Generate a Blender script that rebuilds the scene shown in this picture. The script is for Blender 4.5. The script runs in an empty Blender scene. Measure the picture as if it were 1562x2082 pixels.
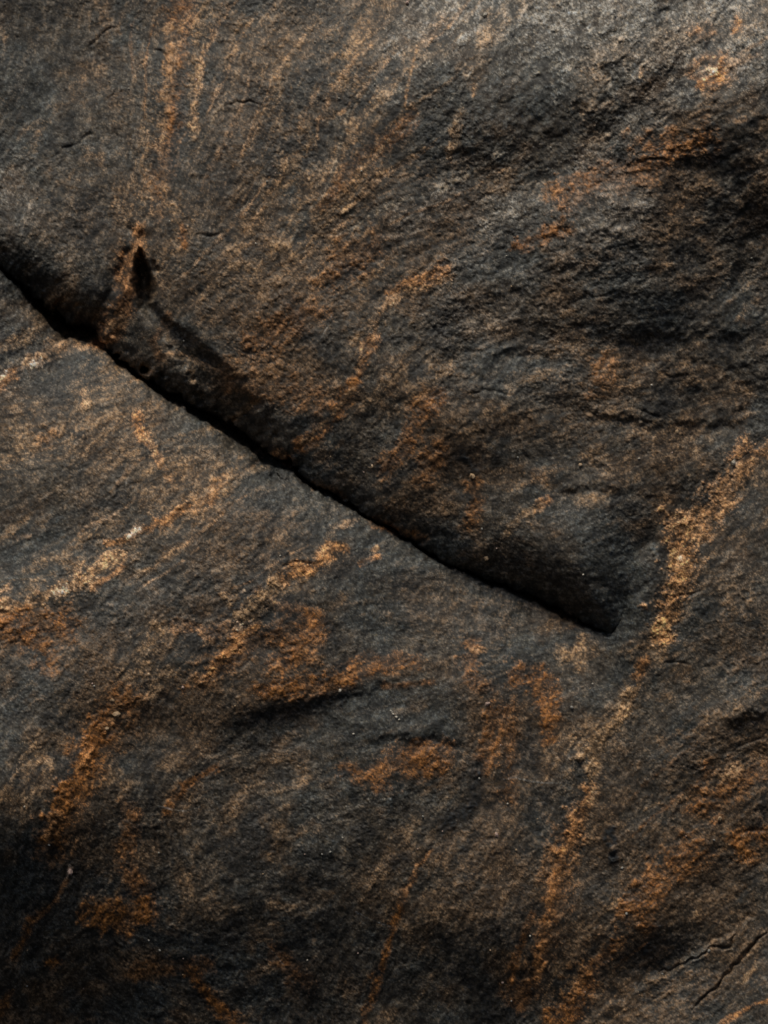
import bpy, math, random
import numpy as np

# ------------------------------------------------------------------ camera, sky, sun
S = 0.0005                    # metres of rock per photo pixel
W, H = 1562, 2082
D = 2.5                       # camera distance
sc = bpy.context.scene
cam_d = bpy.data.cameras.new("camera")
cam_d.sensor_fit = 'VERTICAL'
cam_d.sensor_height = 36.0
cam_d.lens = 36.0 * D / (H * S)
cam_d.clip_start = 0.05
cam_d.clip_end = 200
cam = bpy.data.objects.new("camera", cam_d)
cam.location = (0, -D, 0)
cam.rotation_euler = (math.radians(90), 0, 0)
sc.collection.objects.link(cam)
sc.camera = cam

SUN_ELEV, SUN_AZ = 62.0, -18.0       # azimuth measured to the right of straight behind the camera
world = bpy.data.worlds.new("World")
sc.world = world
world.use_nodes = True
nt = world.node_tree
sky = nt.nodes.new("ShaderNodeTexSky")
sky.sky_type = 'NISHITA'
sky.sun_disc = False
sky.sun_elevation = math.radians(SUN_ELEV)
sky.sun_rotation = math.radians(180 - SUN_AZ)
sky.air_density = 1.0
sky.dust_density = 3.0
sky.ozone_density = 1.0
bg = nt.nodes["Background"]
bg.inputs["Strength"].default_value = 0.05
nt.links.new(sky.outputs[0], bg.inputs[0])

sun_d = bpy.data.lights.new("sun", 'SUN')
sun_d.energy = 2.1
sun_d.angle = math.radians(20)
sun_d.color = (1.0, 0.94, 0.80)
sun = bpy.data.objects.new("sun", sun_d)
e, a = math.radians(SUN_ELEV), math.radians(SUN_AZ)
from mathutils import Vector
to_sun = Vector((math.sin(a) * math.cos(e), -math.cos(a) * math.cos(e), math.sin(e)))
sun.rotation_euler = to_sun.to_track_quat('Z', 'Y').to_euler()
sun.location = to_sun * 5
sc.collection.objects.link(sun)

sc.view_settings.view_transform = 'Standard'
sc.view_settings.look = 'None'
sc.view_settings.exposure = 0.22
sc.view_settings.gamma = 1.0

# ------------------------------------------------------------------ map grid (photo-pixel frame)
STEP = 2.0
X0, X1, Y0, Y1 = -440, 2002, -440, 2522
gx = np.arange(X0, X1 + 1, STEP)
gy = np.arange(Y0, Y1 + 1, STEP)
NX, NY = len(gx), len(gy)
PX, PY = np.meshgrid(gx, gy)
PX = PX.astype(np.float32); PY = PY.astype(np.float32)
rng = np.random.default_rng(7)

def bil(m, x, y):
    """sample map m at photo coords x, y"""
    u = np.clip((x - X0) / STEP, 0, NX - 1.001); v = np.clip((y - Y0) / STEP, 0, NY - 1.001)
    i = u.astype(np.int32); j = v.astype(np.int32)
    fu = (u - i).astype(np.float32); fv = (v - j).astype(np.float32)
    if m.ndim == 3: fu = fu[..., None]; fv = fv[..., None]
    return (m[j, i] * (1 - fu) + m[j, i + 1] * fu) * (1 - fv) + (m[j + 1, i] * (1 - fu) + m[j + 1, i + 1] * fu) * fv

def vnoise(cell, cell_y=None, seed=None):
    """smooth value noise on the grid, cell size in photo px, about -1..1"""
    r = np.random.default_rng(seed) if seed is not None else rng
    cy = cell_y or cell
    nx = int((X1 - X0) / cell) + 4; ny = int((Y1 - Y0) / cy) + 4
    L = r.standard_normal((ny, nx)).astype(np.float32)
    ox, oy = r.random(2)
    u = (gx - X0) / cell + ox; v = (gy - Y0) / cy + oy
    i = u.astype(int); j = v.astype(int)
    fu = u - i; fv = v - j
    fu = (fu * fu * fu * (fu * (fu * 6 - 15) + 10)).astype(np.float32); fv = (fv * fv * fv * (fv * (fv * 6 - 15) + 10)).astype(np.float32)
    A = L[:, i] * (1 - fu) + L[:, i + 1] * fu
    return (A[j] * (1 - fv)[:, None] + A[j + 1] * fv[:, None]) * 0.9

def fbm(cell, octs, gain=0.5, seed=None, ratio=2.03):
    out = np.zeros((NY, NX), np.float32); a = 1.0; t = 0
    for k in range(octs):
        c = max(cell / ratio ** k, STEP)
        out += a * vnoise(c, seed=None if seed is None else seed + k * 13); t += a * a; a *= gain
    return out / math.sqrt(t)

def blur1(m, s):
    """cheap gaussian blur in Fourier space, s in photo px"""
    fy = np.fft.fftfreq(NY, STEP)[:, None]; fx = np.fft.rfftfreq(NX, STEP)[None, :]
    return np.fft.irfft2(np.fft.rfft2(m) * np.exp(-2 * (math.pi * s) ** 2 * (fx * fx + fy * fy)), s=(NY, NX)).astype(np.float32)

def sstep(a, b, x):
    t = np.clip((x - a) / (b - a), 0, 1)
    return t * t * (3 - 2 * t)

def poly_dist(pts, qx, qy, attrs=None):
    """unsigned distance, sign (positive = left/above when running left to right) and interpolated attrs"""
    best = np.full(qx.shape, 1e9, np.float32); sg = np.zeros(qx.shape, np.float32)
    out = None if attrs is None else np.zeros(qx.shape + (attrs.shape[1],), np.float32)
    tt = np.zeros(qx.shape, np.float32)
    n = len(pts) - 1
    for k in range(n):
        ax, ay = pts[k]; bx, by = pts[k + 1]
        dx, dy = bx - ax, by - ay
        l2 = dx * dx + dy * dy
        t = np.clip(((qx - ax) * dx + (qy - ay) * dy) / l2, 0, 1)
        ex = qx - (ax + t * dx); ey = qy - (ay + t * dy)
        dd = np.sqrt(ex * ex + ey * ey)
        m = dd < best
        best = np.where(m, dd, best)
        s = np.sign(dx * (qy - ay) - dy * (qx - ax))
        sg = np.where(m, -s, sg)
        tt = np.where(m, (k + t) / n, tt)
        if out is not None:
            v = attrs[k] + t[..., None] * (attrs[k + 1] - attrs[k])
            out = np.where(m[..., None], v, out)
    return best, sg, tt, out

def local(pts, pad):
    """grid slice covering a polyline"""
    xs = [p[0] for p in pts]; ys = [p[1] for p in pts]
    i0 = max(int((min(xs) - pad - X0) / STEP), 0); i1 = min(int((max(xs) + pad - X0) / STEP) + 2, NX)
    j0 = max(int((min(ys) - pad - Y0) / STEP), 0); j1 = min(int((max(ys) + pad - Y0) / STEP) + 2, NY)
    return slice(j0, j1), slice(i0, i1)

# ------------------------------------------------------------------ grain direction of the rock (degrees, 0 = right, 90 = up)
dirs = [(100, 100, 85), (350, 200, 92), (330, 420, 88), (620, 250, 62), (560, 400, 58), (850, 100, 52), (760, 300, 52), (900, 400, 35),
        (1150, 100, 40), (1450, 100, 25), (1200, 400, 24), (1450, 350, 25), (100, 480, 60), (230, 600, 70), (500, 560, 35), (750, 520, 32),
        (720, 720, 75), (1000, 700, 15), (1300, 700, 12), (1500, 650, 20), (600, 820, 50), (850, 900, 55), (1150, 850, 15), (1250, 1030, 12),
        (1450, 950, 45), (1380, 1180, 82), (1500, 1150, 25), (1150, 1180, -25), (400, 720, -45), (1000, 1050, 5),
        (100, 760, 18), (300, 850, 25), (200, 1000, 22), (100, 1180, 28), (350, 1060, 30), (600, 1050, 5), (600, 1180, 33), (450, 1330, 45),
        (850, 1180, -5), (900, 1320, 2), (1150, 1320, 10), (250, 1400, 50), (120, 1650, 80), (300, 1750, 85), (600, 1600, 25), (700, 1400, 12),
        (800, 1580, 10), (1000, 1500, 85), (1220, 1500, 62), (1160, 1700, 72), (1450, 1450, 30), (820, 1800, 65), (550, 1850, -10),
        (1100, 1900, 68), (1300, 1800, 45), (1500, 1650, 35), (1400, 1980, 38), (1530, 2050, 28), (1200, 2050, 50), (300, 2000, -25), (60, 1950, 60), (700, 2050, 70)]
cs = np.zeros((NY // 8 + 1, NX // 8 + 1)); sn = cs.copy(); ws = cs.copy()
qx = PX[::8, ::8][:cs.shape[0], :cs.shape[1]]; qy = PY[::8, ::8][:cs.shape[0], :cs.shape[1]]
cs = np.zeros(qx.shape); sn = cs.copy(); ws = cs.copy()
for (x, y, an) in dirs:
    w = 1 / ((qx - x) ** 2 + (qy - y) ** 2 + 80 ** 2) ** 1.25
    cs += w * math.cos(2 * math.radians(an)); sn += w * math.sin(2 * math.radians(an)); ws += w
def up8(m):
    u = np.clip(np.arange(NX) / 8, 0, m.shape[1] - 1.001); v = np.clip(np.arange(NY) / 8, 0, m.shape[0] - 1.001)
    i = u.astype(int); j = v.astype(int); fu = u - i; fv = (v - j)[:, None]
    A = m[:, i] * (1 - fu) + m[:, i + 1] * fu
    return (A[j] * (1 - fv) + A[j + 1] * fv).astype(np.float32)
th = 0.5 * np.arctan2(up8(sn / ws), up8(cs / ws)) + 0.22 * vnoise(160) + 0.12 * vnoise(60)
UX = np.cos(th).astype(np.float32); UY = (-np.sin(th)).astype(np.float32)      # photo y runs down

def lic(src, length, n):
    """smear src along the grain; length px each way"""
    ix, iy = np.meshgrid(np.arange(NX, dtype=np.float32), np.arange(NY, dtype=np.float32))
    acc = src.copy(); h = length / n / STEP
    for s in (1, -1):
        x = ix.copy(); y = iy.copy(); dxp = UX * s; dyp = UY * s
        for k in range(n):
            x += dxp * h; y += dyp * h
            i = np.clip(x.astype(np.int32), 0, NX - 1); j = np.clip(y.astype(np.int32), 0, NY - 1)
            acc += src[j, i]
            if k < n - 1:
                nx_ = UX[j, i]; ny_ = UY[j, i]
                sg = np.where(nx_ * dxp + ny_ * dyp < 0, -1.0, 1.0).astype(np.float32)
                dxp = nx_ * sg; dyp = ny_ * sg
    acc -= acc.mean()
    return acc / acc.std()

g_fine = lic(rng.standard_normal((NY, NX)).astype(np.float32), 6, 3)
g_fib = lic(vnoise(4.4, seed=2) + 0.7 * rng.standard_normal((NY, NX)).astype(np.float32), 9, 4)
g_mid = lic(vnoise(7, seed=5) + 0.6 * vnoise(13, seed=4), 14, 5)
g_big = lic(vnoise(30, seed=6) + 0.6 * vnoise(15, seed=8) + 0.4 * vnoise(8, seed=3), 48, 10)
g_line = lic(vnoise(13, seed=12) + 0.5 * vnoise(7, seed=13), 130, 18)
g_wide = lic(vnoise(70, seed=9) + 0.6 * vnoise(34, seed=10), 130, 12)
def norm(m): return ((m - m.mean()) / m.std()).astype(np.float32)

# ------------------------------------------------------------------ the main crack and the crease that continues it
crack = [(-460, 190, 1, 70, 6), (-200, 385, 1, 70, 6), (-60, 500, 1, 70, 5), (0, 549, 1, 75, 5), (30, 577, 1, 85, 7), (60, 615, 1, 95, 12), (100, 657, 1, 100, 20), (140, 690, 1, 95, 32), (184, 693, 1, 70, 30),
         (198, 708, 1, 40, 5), (240, 738, 1, 45, 9), (300, 785, 1, 60, 10), (370, 830, 1, 75, 14), (430, 862, 1, 85, 22), (500, 912, 1, 80, 26), (540, 941, 1, 65, 22), (590, 957, 1, 55, 8),
         (640, 993, 1, 55, 7), (700, 1027, 1, 55, 7), (760, 1061, 1, 50, 4), (800, 1082, 1, 50, 6), (850, 1112, 1, 55, 6), (900, 1142, 1, 60, 5), (950, 1170, 1, 60, 5),
         (1000, 1189, 1, 65, 7), (1060, 1212, 1, 75, 9), (1120, 1246, .95, 85, 10), (1180, 1273, .85, 85, 9), (1225, 1288, .45, 95, 6), (1246, 1291, .10, 95, 3),
         (1264, 1262, .02, 70, 1), (1280, 1200, 0.0, 70, 0), (1300, 1120, 0, 80, 0), (1370, 1060, 0, 90, 0), (1450, 985, 0, 90, 0), (1562, 872, 0, 90, 0), (1700, 760, 0, 90, 0), (2020, 560, 0, 90, 0)]
cp = [(p[0], p[1]) for p in crack]; ca = np.array([[p[2], p[3], p[4]] for p in crack], np.float32)
wob_x = 3.0 * vnoise(40, seed=21) + 2.0 * vnoise(13, seed=22) + 0.8 * vnoise(6, seed=25); wob_y = 3.0 * vnoise(40, seed=23) + 2.0 * vnoise(13, seed=24) + 0.8 * vnoise(6, seed=26)
dd, sg, _, att = poly_dist(cp, PX + wob_x, PY + wob_y, ca)
d = dd * sg                                  # photo px, positive on the upper block
G = blur1(att[..., 0], 11); R = blur1(att[..., 1], 14); GAP = blur1(att[..., 2], 4) * (1 - sstep(60, 140, d))
du = d - GAP - G * (3.2 + 3.5 * (1 - sstep(500, 900, PX))) * np.clip(vnoise(22, seed=27) + 0.7 * vnoise(10, seed=28), 0, 3)

# ------------------------------------------------------------------ large form: which way each area faces (+ up to the sky, - down)
face = np.zeros((NY, NX), np.float32)
def fblob(x, y, rx, ry, ang, v):
    c, s = math.cos(math.radians(ang)), math.sin(math.radians(ang))
    sy, sx = local([(x, y)], 3 * max(rx, ry))
    dx = PX[sy, sx] - x; dy = -(PY[sy, sx] - y)
    a_ = (dx * c + dy * s) / rx; b_ = (-dx * s + dy * c) / ry
    face[sy, sx] += v * np.exp(-(a_ * a_ + b_ * b_))
for b in [(1250, 20, 440, 130, 5, 1.1), (850, 60, 200, 130, 50, .35), (1500, 120, 160, 80, 20, .3), (500, 100, 500, 160, 0, .35), (300, 330, 300, 150, 0, .25),
          (30, 420, 120, 60, -35, .45), (120, 600, 120, 50, -35, -.5), (1550, 420, 80, 200, 12, -1.5), (1300, 670, 130, 50, 10, -1.0), (1500, 760, 160, 60, 15, -.45),
          (1160, 380, 240, 70, 25, .6), (1480, 620, 120, 50, 25, .15), (950, 930, 70, 45, 0, -.8), (1030, 740, 180, 40, -5, .15), (420, 520, 120, 90, 0, .1),
          (520, 700, 120, 120, -40, -.35), (800, 850, 130, 60, -30, -.4), (1120, 1160, 170, 70, -28, -.8), (880, 1030, 90, 40, -10, .2), (1230, 900, 200, 60, 5, .15),
          (1250, 1190, 60, 90, 0, -.3), (1480, 1180, 150, 260, 0, .35), (1240, 1340, 30, 60, 0, -.5), (1500, 1330, 80, 60, 0, -.1), (1500, 1420, 110, 40, 10, .35),
          (620, 1020, 500, 80, -32, .5), (90, 760, 160, 120, -30, .45), (300, 900, 260, 130, -20, .45), (200, 1130, 250, 90, 20, .35), (560, 1200, 200, 70, 20, .2), (980, 1240, 180, 50, -20, .2),
          (100, 1420, 200, 60, 10, -.3), (450, 1450, 250, 60, 5, -.45), (450, 1850, 650, 330, 0, -.5), (950, 2000, 400, 150, 0, -.3), (0, 1790, 170, 180, 0, -2.4), (60, 2030, 260, 120, 0, -1.9), (350, 1930, 240, 150, 0, -.35), (650, 2050, 260, 100, 0, -.35),
          (620, 1440, 150, 30, 12, -.6), (780, 1410, 150, 20, 6, .2), (720, 1460, 160, 40, 0, .3), (850, 1560, 160, 60, 0, -.3), (750, 1640, 220, 50, 5, .15), (1010, 1640, 50, 110, 60, -.1),
          (900, 1900, 280, 110, 0, -.5), (1060, 1760, 140, 60, 0, -.1), (1100, 1420, 120, 60, 0, .1), (1290, 1440, 120, 70, -20, .2), (1240, 1720, 26, 60, 5, -.6), (1320, 1915, 70, 45, 40, -1.3), (1010, 1990, 60, 90, 0, -.6), (300, 1440, 120, 40, 10, -.4), (1160, 1580, 60, 40, 40, -.4), (1080, 1970, 140, 100, 45, -.35),
          (1530, 1480, 80, 30, 20, -.45), (1500, 1600, 120, 70, 20, .25), (1430, 2010, 200, 70, 38, .35), (1300, 2080, 100, 50, 20, .25), (1450, 1800, 110, 30, 30, -.25)]:
    fblob(*b)
face += 0.16 * vnoise(230, seed=31) + 0.14 * g_wide * 0.6
face += 0.10 * norm(fbm(95, 3, seed=33))
# solve for the height whose vertical slope is closest to that
face -= G * (0.75 * np.exp(-((d - 55) / 60.0) ** 2) * sstep(150, 330, PX))
slope = -0.62 * face                         # d(height)/d(up)
ky = 2 * math.pi * np.fft.fftfreq(NY, STEP * S)[:, None]; kx = 2 * math.pi * np.fft.rfftfreq(NX, STEP * S)[None, :]
up = -slope                                  # derivative along photo y (down)
F = np.fft.rfft2(up)
Hm = np.fft.irfft2(-1j * ky * F / (ky ** 2 + 0.45 * kx ** 2 + 8.0), s=(NY, NX)).astype(np.float32)

# ------------------------------------------------------------------ middle and small relief
rough = np.full((NY, NX), 0.56, np.float32)
def rblob(x, y, rx, ry, v):
    sy, sx = local([(x, y)], 3 * max(rx, ry))
    rough[sy, sx] += v * np.exp(-((PX[sy, sx] - x) / rx) ** 2 - ((PY[sy, sx] - y) / ry) ** 2)
for b in [(1250, 250, 450, 330, .75), (1300, 700, 380, 180, .55), (850, 700, 250, 200, .25), (1500, 1700, 160, 200, .5), (200, 1200, 250, 120, .15), (1370, 1150, 60, 140, .4), (480, 1280, 100, 90, .4), (300, 1000, 300, 200, -.1), (300, 250, 250, 250, -.1), (400, 1700, 250, 300, .0)]:
    rblob(*b)

tw = norm(fbm(150, 4, seed=41)) * 0.9 + 0.40 * g_wide + 0.15 * g_big
def terrace(v, n, sharp):
    t = v * n; f = np.floor(t); r = t - f
    return (f + np.clip(r * sharp - (sharp - 1) * 0.5, 0, 1)) / n
terr = terrace(tw, 2.2, 5.0) * 0.0011 + terrace(tw + 0.12 * g_mid + 0.5 * vnoise(26, seed=44), 3.1, 5.0) * 0.00042
ridged = 1 - np.abs(norm(fbm(42, 4, seed=45)))
pits = np.clip(-norm(vnoise(13, seed=47)) - 1.25, 0, 2)
Hs = rough * (terr * 0.9 + 0.00045 * ridged + 0.00075 * norm(fbm(70, 3, seed=46)) + 0.00010 * g_big + 0.00006 * g_mid)
Hs += rough * 0.00028 * norm(vnoise(11, seed=48)) - rough * 0.0005 * pits
Hs += (0.4 + 0.6 * rough) * (0.55 + 0.75 * sstep(-1.1, 1.2, norm(fbm(110, 4, 0.65, seed=60)))) * (0.00017 * norm(vnoise(7, seed=49)) + 0.00010 * norm(vnoise(4.5, seed=50)) + 0.00027 * rng.standard_normal((NY, NX)).astype(np.float32))

# hairline cracks: (points, width px, depth mm, lip mm)
fine = [([(180, 97), (198, 80), (215, 62), (245, 52)], 3, 1.6, .8), ([(312, 100), (328, 104), (340, 116), (350, 100)], 3, 1.5, .8), ([(455, 216), (472, 214), (483, 206), (510, 206), (536, 213)], 2.6, 1.8, .8),
        ([(213, 208), (232, 190), (236, 178)], 3, 1.3, .5), ([(100, 322), (140, 300), (165, 286), (178, 274), (195, 275)], 4, 1.8, .9), ([(400, 478), (430, 480), (455, 472)], 3, 1.4, .6),
        ([(365, 385), (362, 410), (372, 440)], 3, 1.0, .5), ([(1050, 882), (1056, 905), (1066, 925), (1086, 943)], 3, 1.8, .8), ([(1440, 1195), (1415, 1208), (1385, 1210), (1365, 1222)], 3, 1.4, .5),
        ([(1490, 1200), (1510, 1222), (1522, 1245)], 2.5, 1.0, .3), ([(1352, 1348), (1375, 1346), (1400, 1352)], 2.5, 1.4, .4), ([(592, 905), (606, 912), (620, 905), (640, 880)], 3, 1.6, .8),
        ([(1175, 190), (1178, 225), (1195, 232), (1222, 228)], 3, 1.5, .7), ([(1170, 612), (1195, 600), (1225, 602), (1260, 590)], 3.5, 1.8, .9), ([(870, 660), (890, 672), (905, 690)], 3, 1.4, .8),
        ([(1345, 760), (1370, 768), (1400, 762)], 3, 1.6, .8), ([(1290, 828), (1320, 842), (1345, 850)], 3, 1.6, .7), ([(1060, 610), (1040, 640), (1020, 650)], 3, 1.4, .7), ([(950, 800), (1000, 790), (1040, 806)], 3.5, 1.5, .8),
        ([(1562, 1893), (1540, 1908), (1520, 1932), (1500, 1955), (1484, 1972), (1468, 1996), (1450, 2010), (1432, 2032), (1410, 2050)], 2.8, 7.0, 0), ([(1502, 1886), (1493, 1908), (1484, 1925), (1462, 1926), (1440, 1932), (1405, 1950), (1370, 1968), (1330, 1988)], 2.6, 5.0, .6),
        ([(1484, 1925), (1482, 1950), (1484, 1972)], 2.5, 2.0, 0), ([(1560, 1500), (1520, 1510), (1490, 1528)], 3, 1.4, .6), ([(1562, 1690), (1525, 1688), (1500, 1700)], 4, 2.0, 1.0), ([(540, 965), (565, 975), (600, 978)], 2.5, 1.2, .3),
        ([(258, 980), (270, 985), (285, 978)], 3, 1.0, .3), ([(160, 1105), (200, 1095), (225, 1098)], 2.6, 1.0, .3), ([(570, 1155), (600, 1142), (640, 1150), (660, 1140)], 3, 1.6, .6), ([(795, 975), (790, 950), (800, 930)], 3, 1.2, .6),
        ([(690, 545), (720, 540), (740, 552)], 3, 1.2, .6), ([(1290, 330), (1330, 322), (1370, 330)], 3, 1.4, .7), ([(1400, 400), (1380, 385), (1365, 370)], 3, 1.3, .6), ([(930, 330), (915, 350), (905, 345)], 3, 1.3, .7)]
groove = np.zeros((NY, NX), np.float32)
for pts, w, dep, lip in fine:
    sl = local(pts, 30)
    q, s_, t_, _ = poly_dist(pts, PX[sl] + (4.0 if dep > 3 else 2.0) * vnoise(14, seed=51)[sl], PY[sl] + (4.0 if dep > 3 else 2.0) * vnoise(14, seed=52)[sl])
    if dep < 3: dep *= 0.75
    fade = np.sqrt(np.clip(np.minimum(t_, 1 - t_) * 5, 0.1, 1))
    groove[sl] -= 0.001 * dep * fade * np.exp(-(q / (w * (0.5 + 0.5 * fade))) ** 2)
    groove[sl] += 0.001 * lip * fade * np.exp(-((q - w * 2.5) / (w * 2.2)) ** 2) * (s_ > 0)
    groove[sl] += 0.0

# deep notch and the gully that frees the wedge between notch and crack
notch = [(283, 508, 4, 5), (287, 528, 8, 22), (292, 560, 13, 34), (295, 592, 14, 36), (298, 618, 12, 24), (318, 645, 9, 9), (345, 672, 11, 9), (380, 702, 15, 13), (412, 735, 20, 17), (442, 775, 25, 21), (472, 820, 27, 24), (506, 868, 26, 24), (538, 915, 20, 18), (556, 945, 12, 10)]
npts = [(p[0], p[1]) for p in notch]; na = np.array([[p[2], p[3]] for p in notch], np.float32)
sl = local(npts, 110)
nw = 0.2 + 1.3 * sstep(620, 720, PY[sl])
q, s_, _, at = poly_dist(npts, PX[sl] + nw * 4 * vnoise(26, seed=53)[sl] + 1.8 * vnoise(9, seed=54)[sl], PY[sl] + nw * 5 * vnoise(26, seed=55)[sl], na)
wq = at[..., 0] * 1.35
wq = np.where(s_ > 0, wq * 0.85, wq * (1 + 0.3 * sstep(620, 700, PY[sl])))
gully = 0.001 * at[..., 1] * np.exp(-(q / wq) ** 3)
Hn = np.zeros((NY, NX), np.float32); Hn[sl] -= gully
wedge_side = np.zeros((NY, NX), np.float32); wedge_side[sl] = -s_ * (q > 0)
for pts, w, dep in [([(278, 520), (262, 570), (238, 625), (212, 680)], 17, -5)]:
    sl = local(pts, 80)
    q, s_, t_, _ = poly_dist(pts, PX[sl] + 4 * vnoise(24, seed=59)[sl], PY[sl])
    Hn[sl] -= 0.001 * dep * np.exp(-(q / w) ** 2)
# second short groove left of the orange rib, alcove over the crack
for pts, w, dep in [([(262, 520), (246, 545), (232, 590), (205, 640), (188, 690)], 12, 5), ([(262, 465), (285, 470), (290, 485)], 10, 3), ([(60, 585), (110, 640), (165, 665)], 34, 9), ([(316, 535), (312, 552)], 6, 6)]:
    sl = local(pts, 3 * w + 20)
    q, s_, t_, _ = poly_dist(pts, PX[sl] + 5 * vnoise(24, seed=56)[sl], PY[sl] + 5 * vnoise(24, seed=57)[sl])
    Hn[sl] -= 0.001 * dep * np.exp(-(q / w) ** 2)
# hollow round the crack tip and the rounded lip that curls up beside it
for pts, w, dep in [([(1258, 1275), (1272, 1225)], 26, 5), ([(1292, 1330), (1306, 1250), (1326, 1160), (1352, 1085)], 22, -4.5), ([(1238, 1320), (1240, 1380)], 22, 2.5)]:
    sl = local(pts, 90)
    q, s_, t_, _ = poly_dist(pts, PX[sl] + 5 * vnoise(30, seed=71)[sl], PY[sl] + 5 * vnoise(30, seed=72)[sl])
    Hn[sl] -= 0.001 * dep * np.exp(-(q / w) ** 2)
# steps: rock drops back by dep on the lower side of each line
def ledge(pts, w, dep, reach, seed=58, fadeends=True):
    sl = local(pts, reach * 2.5)
    q, s_, t_, _ = poly_dist(pts, PX[sl] + 6 * vnoise(30, seed=seed)[sl] + 2.5 * vnoise(9, seed=seed + 1)[sl], PY[sl] + 6 * vnoise(30, seed=seed + 2)[sl] + 2.5 * vnoise(9, seed=seed + 3)[sl])
    f = np.clip(np.minimum(t_, 1 - t_) * 4, 0, 1)
    ds = q * s_
    Hn[sl] += 0.001 * dep * f * (sstep(-w, w, ds) - 0.5) * np.exp(-(q / reach) ** 2)
ledge([(480, 1480), (545, 1450), (600, 1435), (655, 1420), (700, 1404), (770, 1398), (860, 1390), (960, 1383)], 15, 2.8, 42)
ledge([(1180, 2082), (1260, 2030), (1330, 1988), (1400, 1950), (1480, 1905), (1562, 1850)], 7, -6, 40, 80)
ledge([(1130, 1000), (1200, 985), (1300, 1000)], 10, 4, 30, 90)
ledge([(860, 740), (940, 715), (1050, 712), (1180, 716)], 12, 3, 40, 100)
ledge([(1150, 820), (1250, 850), (1400, 870), (1562, 850)], 12, 5, 40, 110)
ledge([(1210, 655), (1300, 690), (1400, 670), (1500, 690), (1562, 660)], 16, 5, 40, 120)
ledge([(1470, 330), (1510, 430), (1500, 520), (1480, 600)], 12, -8, 40, 130)
ledge([(1480, 1480), (1520, 1462), (1562, 1450)], 9, 6, 30, 150)
ledge([(700, 1490), (800, 1500), (900, 1500), (960, 1520)], 12, 4, 30, 160)

# ------------------------------------------------------------------ mineral colour and some painted sheen, streak by streak
CHAR = (0.064, 0.0525, 0.040); BLUE = (0.046, 0.0475, 0.044); BROWN = (0.090, 0.057, 0.033); OCHRE = (0.215, 0.134, 0.072)
TAN = (0.37, 0.215, 0.112); ORANGE = (0.34, 0.158, 0.060); RUST = (0.185, 0.076, 0.021); PALE = (0.66, 0.47, 0.33); BLACK = (0.013, 0.014, 0.015)
col = np.zeros((NY, NX, 3), np.float32) + np.array(CHAR, np.float32)
def mix(c, m, sl=None):
    c = np.array(c, np.float32); m = np.clip(m, 0, 1)[..., None]
    if sl is None:
        col[:] = col * (1 - m) + c * m
    else:
        col[sl] = col[sl] * (1 - m) + c * m
n_a = norm(fbm(260, 4, seed=61)); n_b = norm(fbm(120, 4, seed=62)); n_c = norm(fbm(55, 4, seed=63)); n_d = norm(fbm(17, 3, 0.6, seed=64)); n_e = norm(fbm(34, 4, 0.7, seed=68) + 0.3 * g_big)
spk = norm(0.8 * vnoise(4.6, seed=65) + 0.8 * rng.standard_normal((NY, NX)).astype(np.float32) + 0.45 * g_fib)
mix(BLUE, 0.85 * sstep(-.4, 1.2, 0.8 * n_b + 0.3 * g_wide + 0.4 * n_c))
mix(BROWN, 0.75 * sstep(-.2, 1.5, -0.5 * n_b + 0.3 * g_big + 0.6 * n_c + 0.2 * g_mid))
lined = (0.35 + 0.65 * np.exp(-(((PX - 700) / 330) ** 2 + ((PY - 260) / 330) ** 2)) + 0.5 * np.exp(-(((PX - 250) / 330) ** 2 + ((PY - 1000) / 220) ** 2)) + 0.3 * np.exp(-(((PX - 1400) / 250) ** 2 + ((PY - 1850) / 300) ** 2))).astype(np.float32)
mix(OCHRE, 0.36 * sstep(0.3, 2.0, 0.5 * g_line * lined + 0.4 * g_big + 0.5 * n_c + 0.3 * g_mid + .4 * n_d - 0.3 * n_b) * sstep(-.8, 1.4, spk))
mix(OCHRE, 0.42 * lined * sstep(0.9, 2.4, g_line + 0.4 * n_b) * sstep(-1.4, 1.0, spk))
mix(BLUE, 0.5 * lined * sstep(0.6, 2.2, -g_line))
mix(BLACK, 0.6 * sstep(0.5, 2.2, -0.4 * g_big - 0.8 * n_c - 0.5 * n_d + 0.5 * n_a))

vein_id = np.zeros((NY, NX), np.int16)
relief = np.zeros((NY, NX), np.float32)
def streak(c, pts, w, st, solid=0, seed=None, rag=1.0):
    """coloured mineral streak; w half width (or list); solid > 0 gives it a part of its own and a little relief"""
    wid = w if isinstance(w, (list, tuple)) else [w] * len(pts)
    if len(pts) == 1: pts = [pts[0], (pts[0][0] + 2, pts[0][1] - 2)]; wid = [wid[0], wid[0]]
    sl = local(pts, max(wid) * 2.6 + 12)
    k = max(wid)
    wob = min(k * 0.28, 9) * rag
    q, s_, t_, at = poly_dist(pts, PX[sl] + wob * n_c[sl] + wob * 0.35 * n_d[sl], PY[sl] + wob * np.roll(n_c, 37, 0)[sl] + wob * 0.35 * np.roll(n_d, 23, 1)[sl], np.array(wid, np.float32)[:, None])
    r = q / at[..., 0]
    v = 1.45 - r + 0.15 * n_d[sl] + 0.13 * g_mid[sl] + 0.08 * n_c[sl] + 0.16 * spk[sl]
    m = sstep(-0.1, 1.3, v) * (0.66 + 0.34 * sstep(-1.4, 1.0, spk[sl] + 0.4 * n_d[sl])) * ((0.68 if solid else 0.45) + (0.32 if solid else 0.55) * sstep(-1.3, 0.9, n_e[sl] + 0.5 * n_d[sl])) * st * (1.22 if c is RUST else 1.25)
    mix(c, m, sl)
    relief[sl] += 0.0007 * np.clip(m, 0, 1) * min(k / 18, 1.2) * (0.5 + (0.75 if solid else 0.3) * n_d[sl])
    if solid:
        vein_id[sl] = np.where(v - 0.3 * n_d[sl] > 0.45, solid, vein_id[sl])
VN = {}
A = streak
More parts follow.
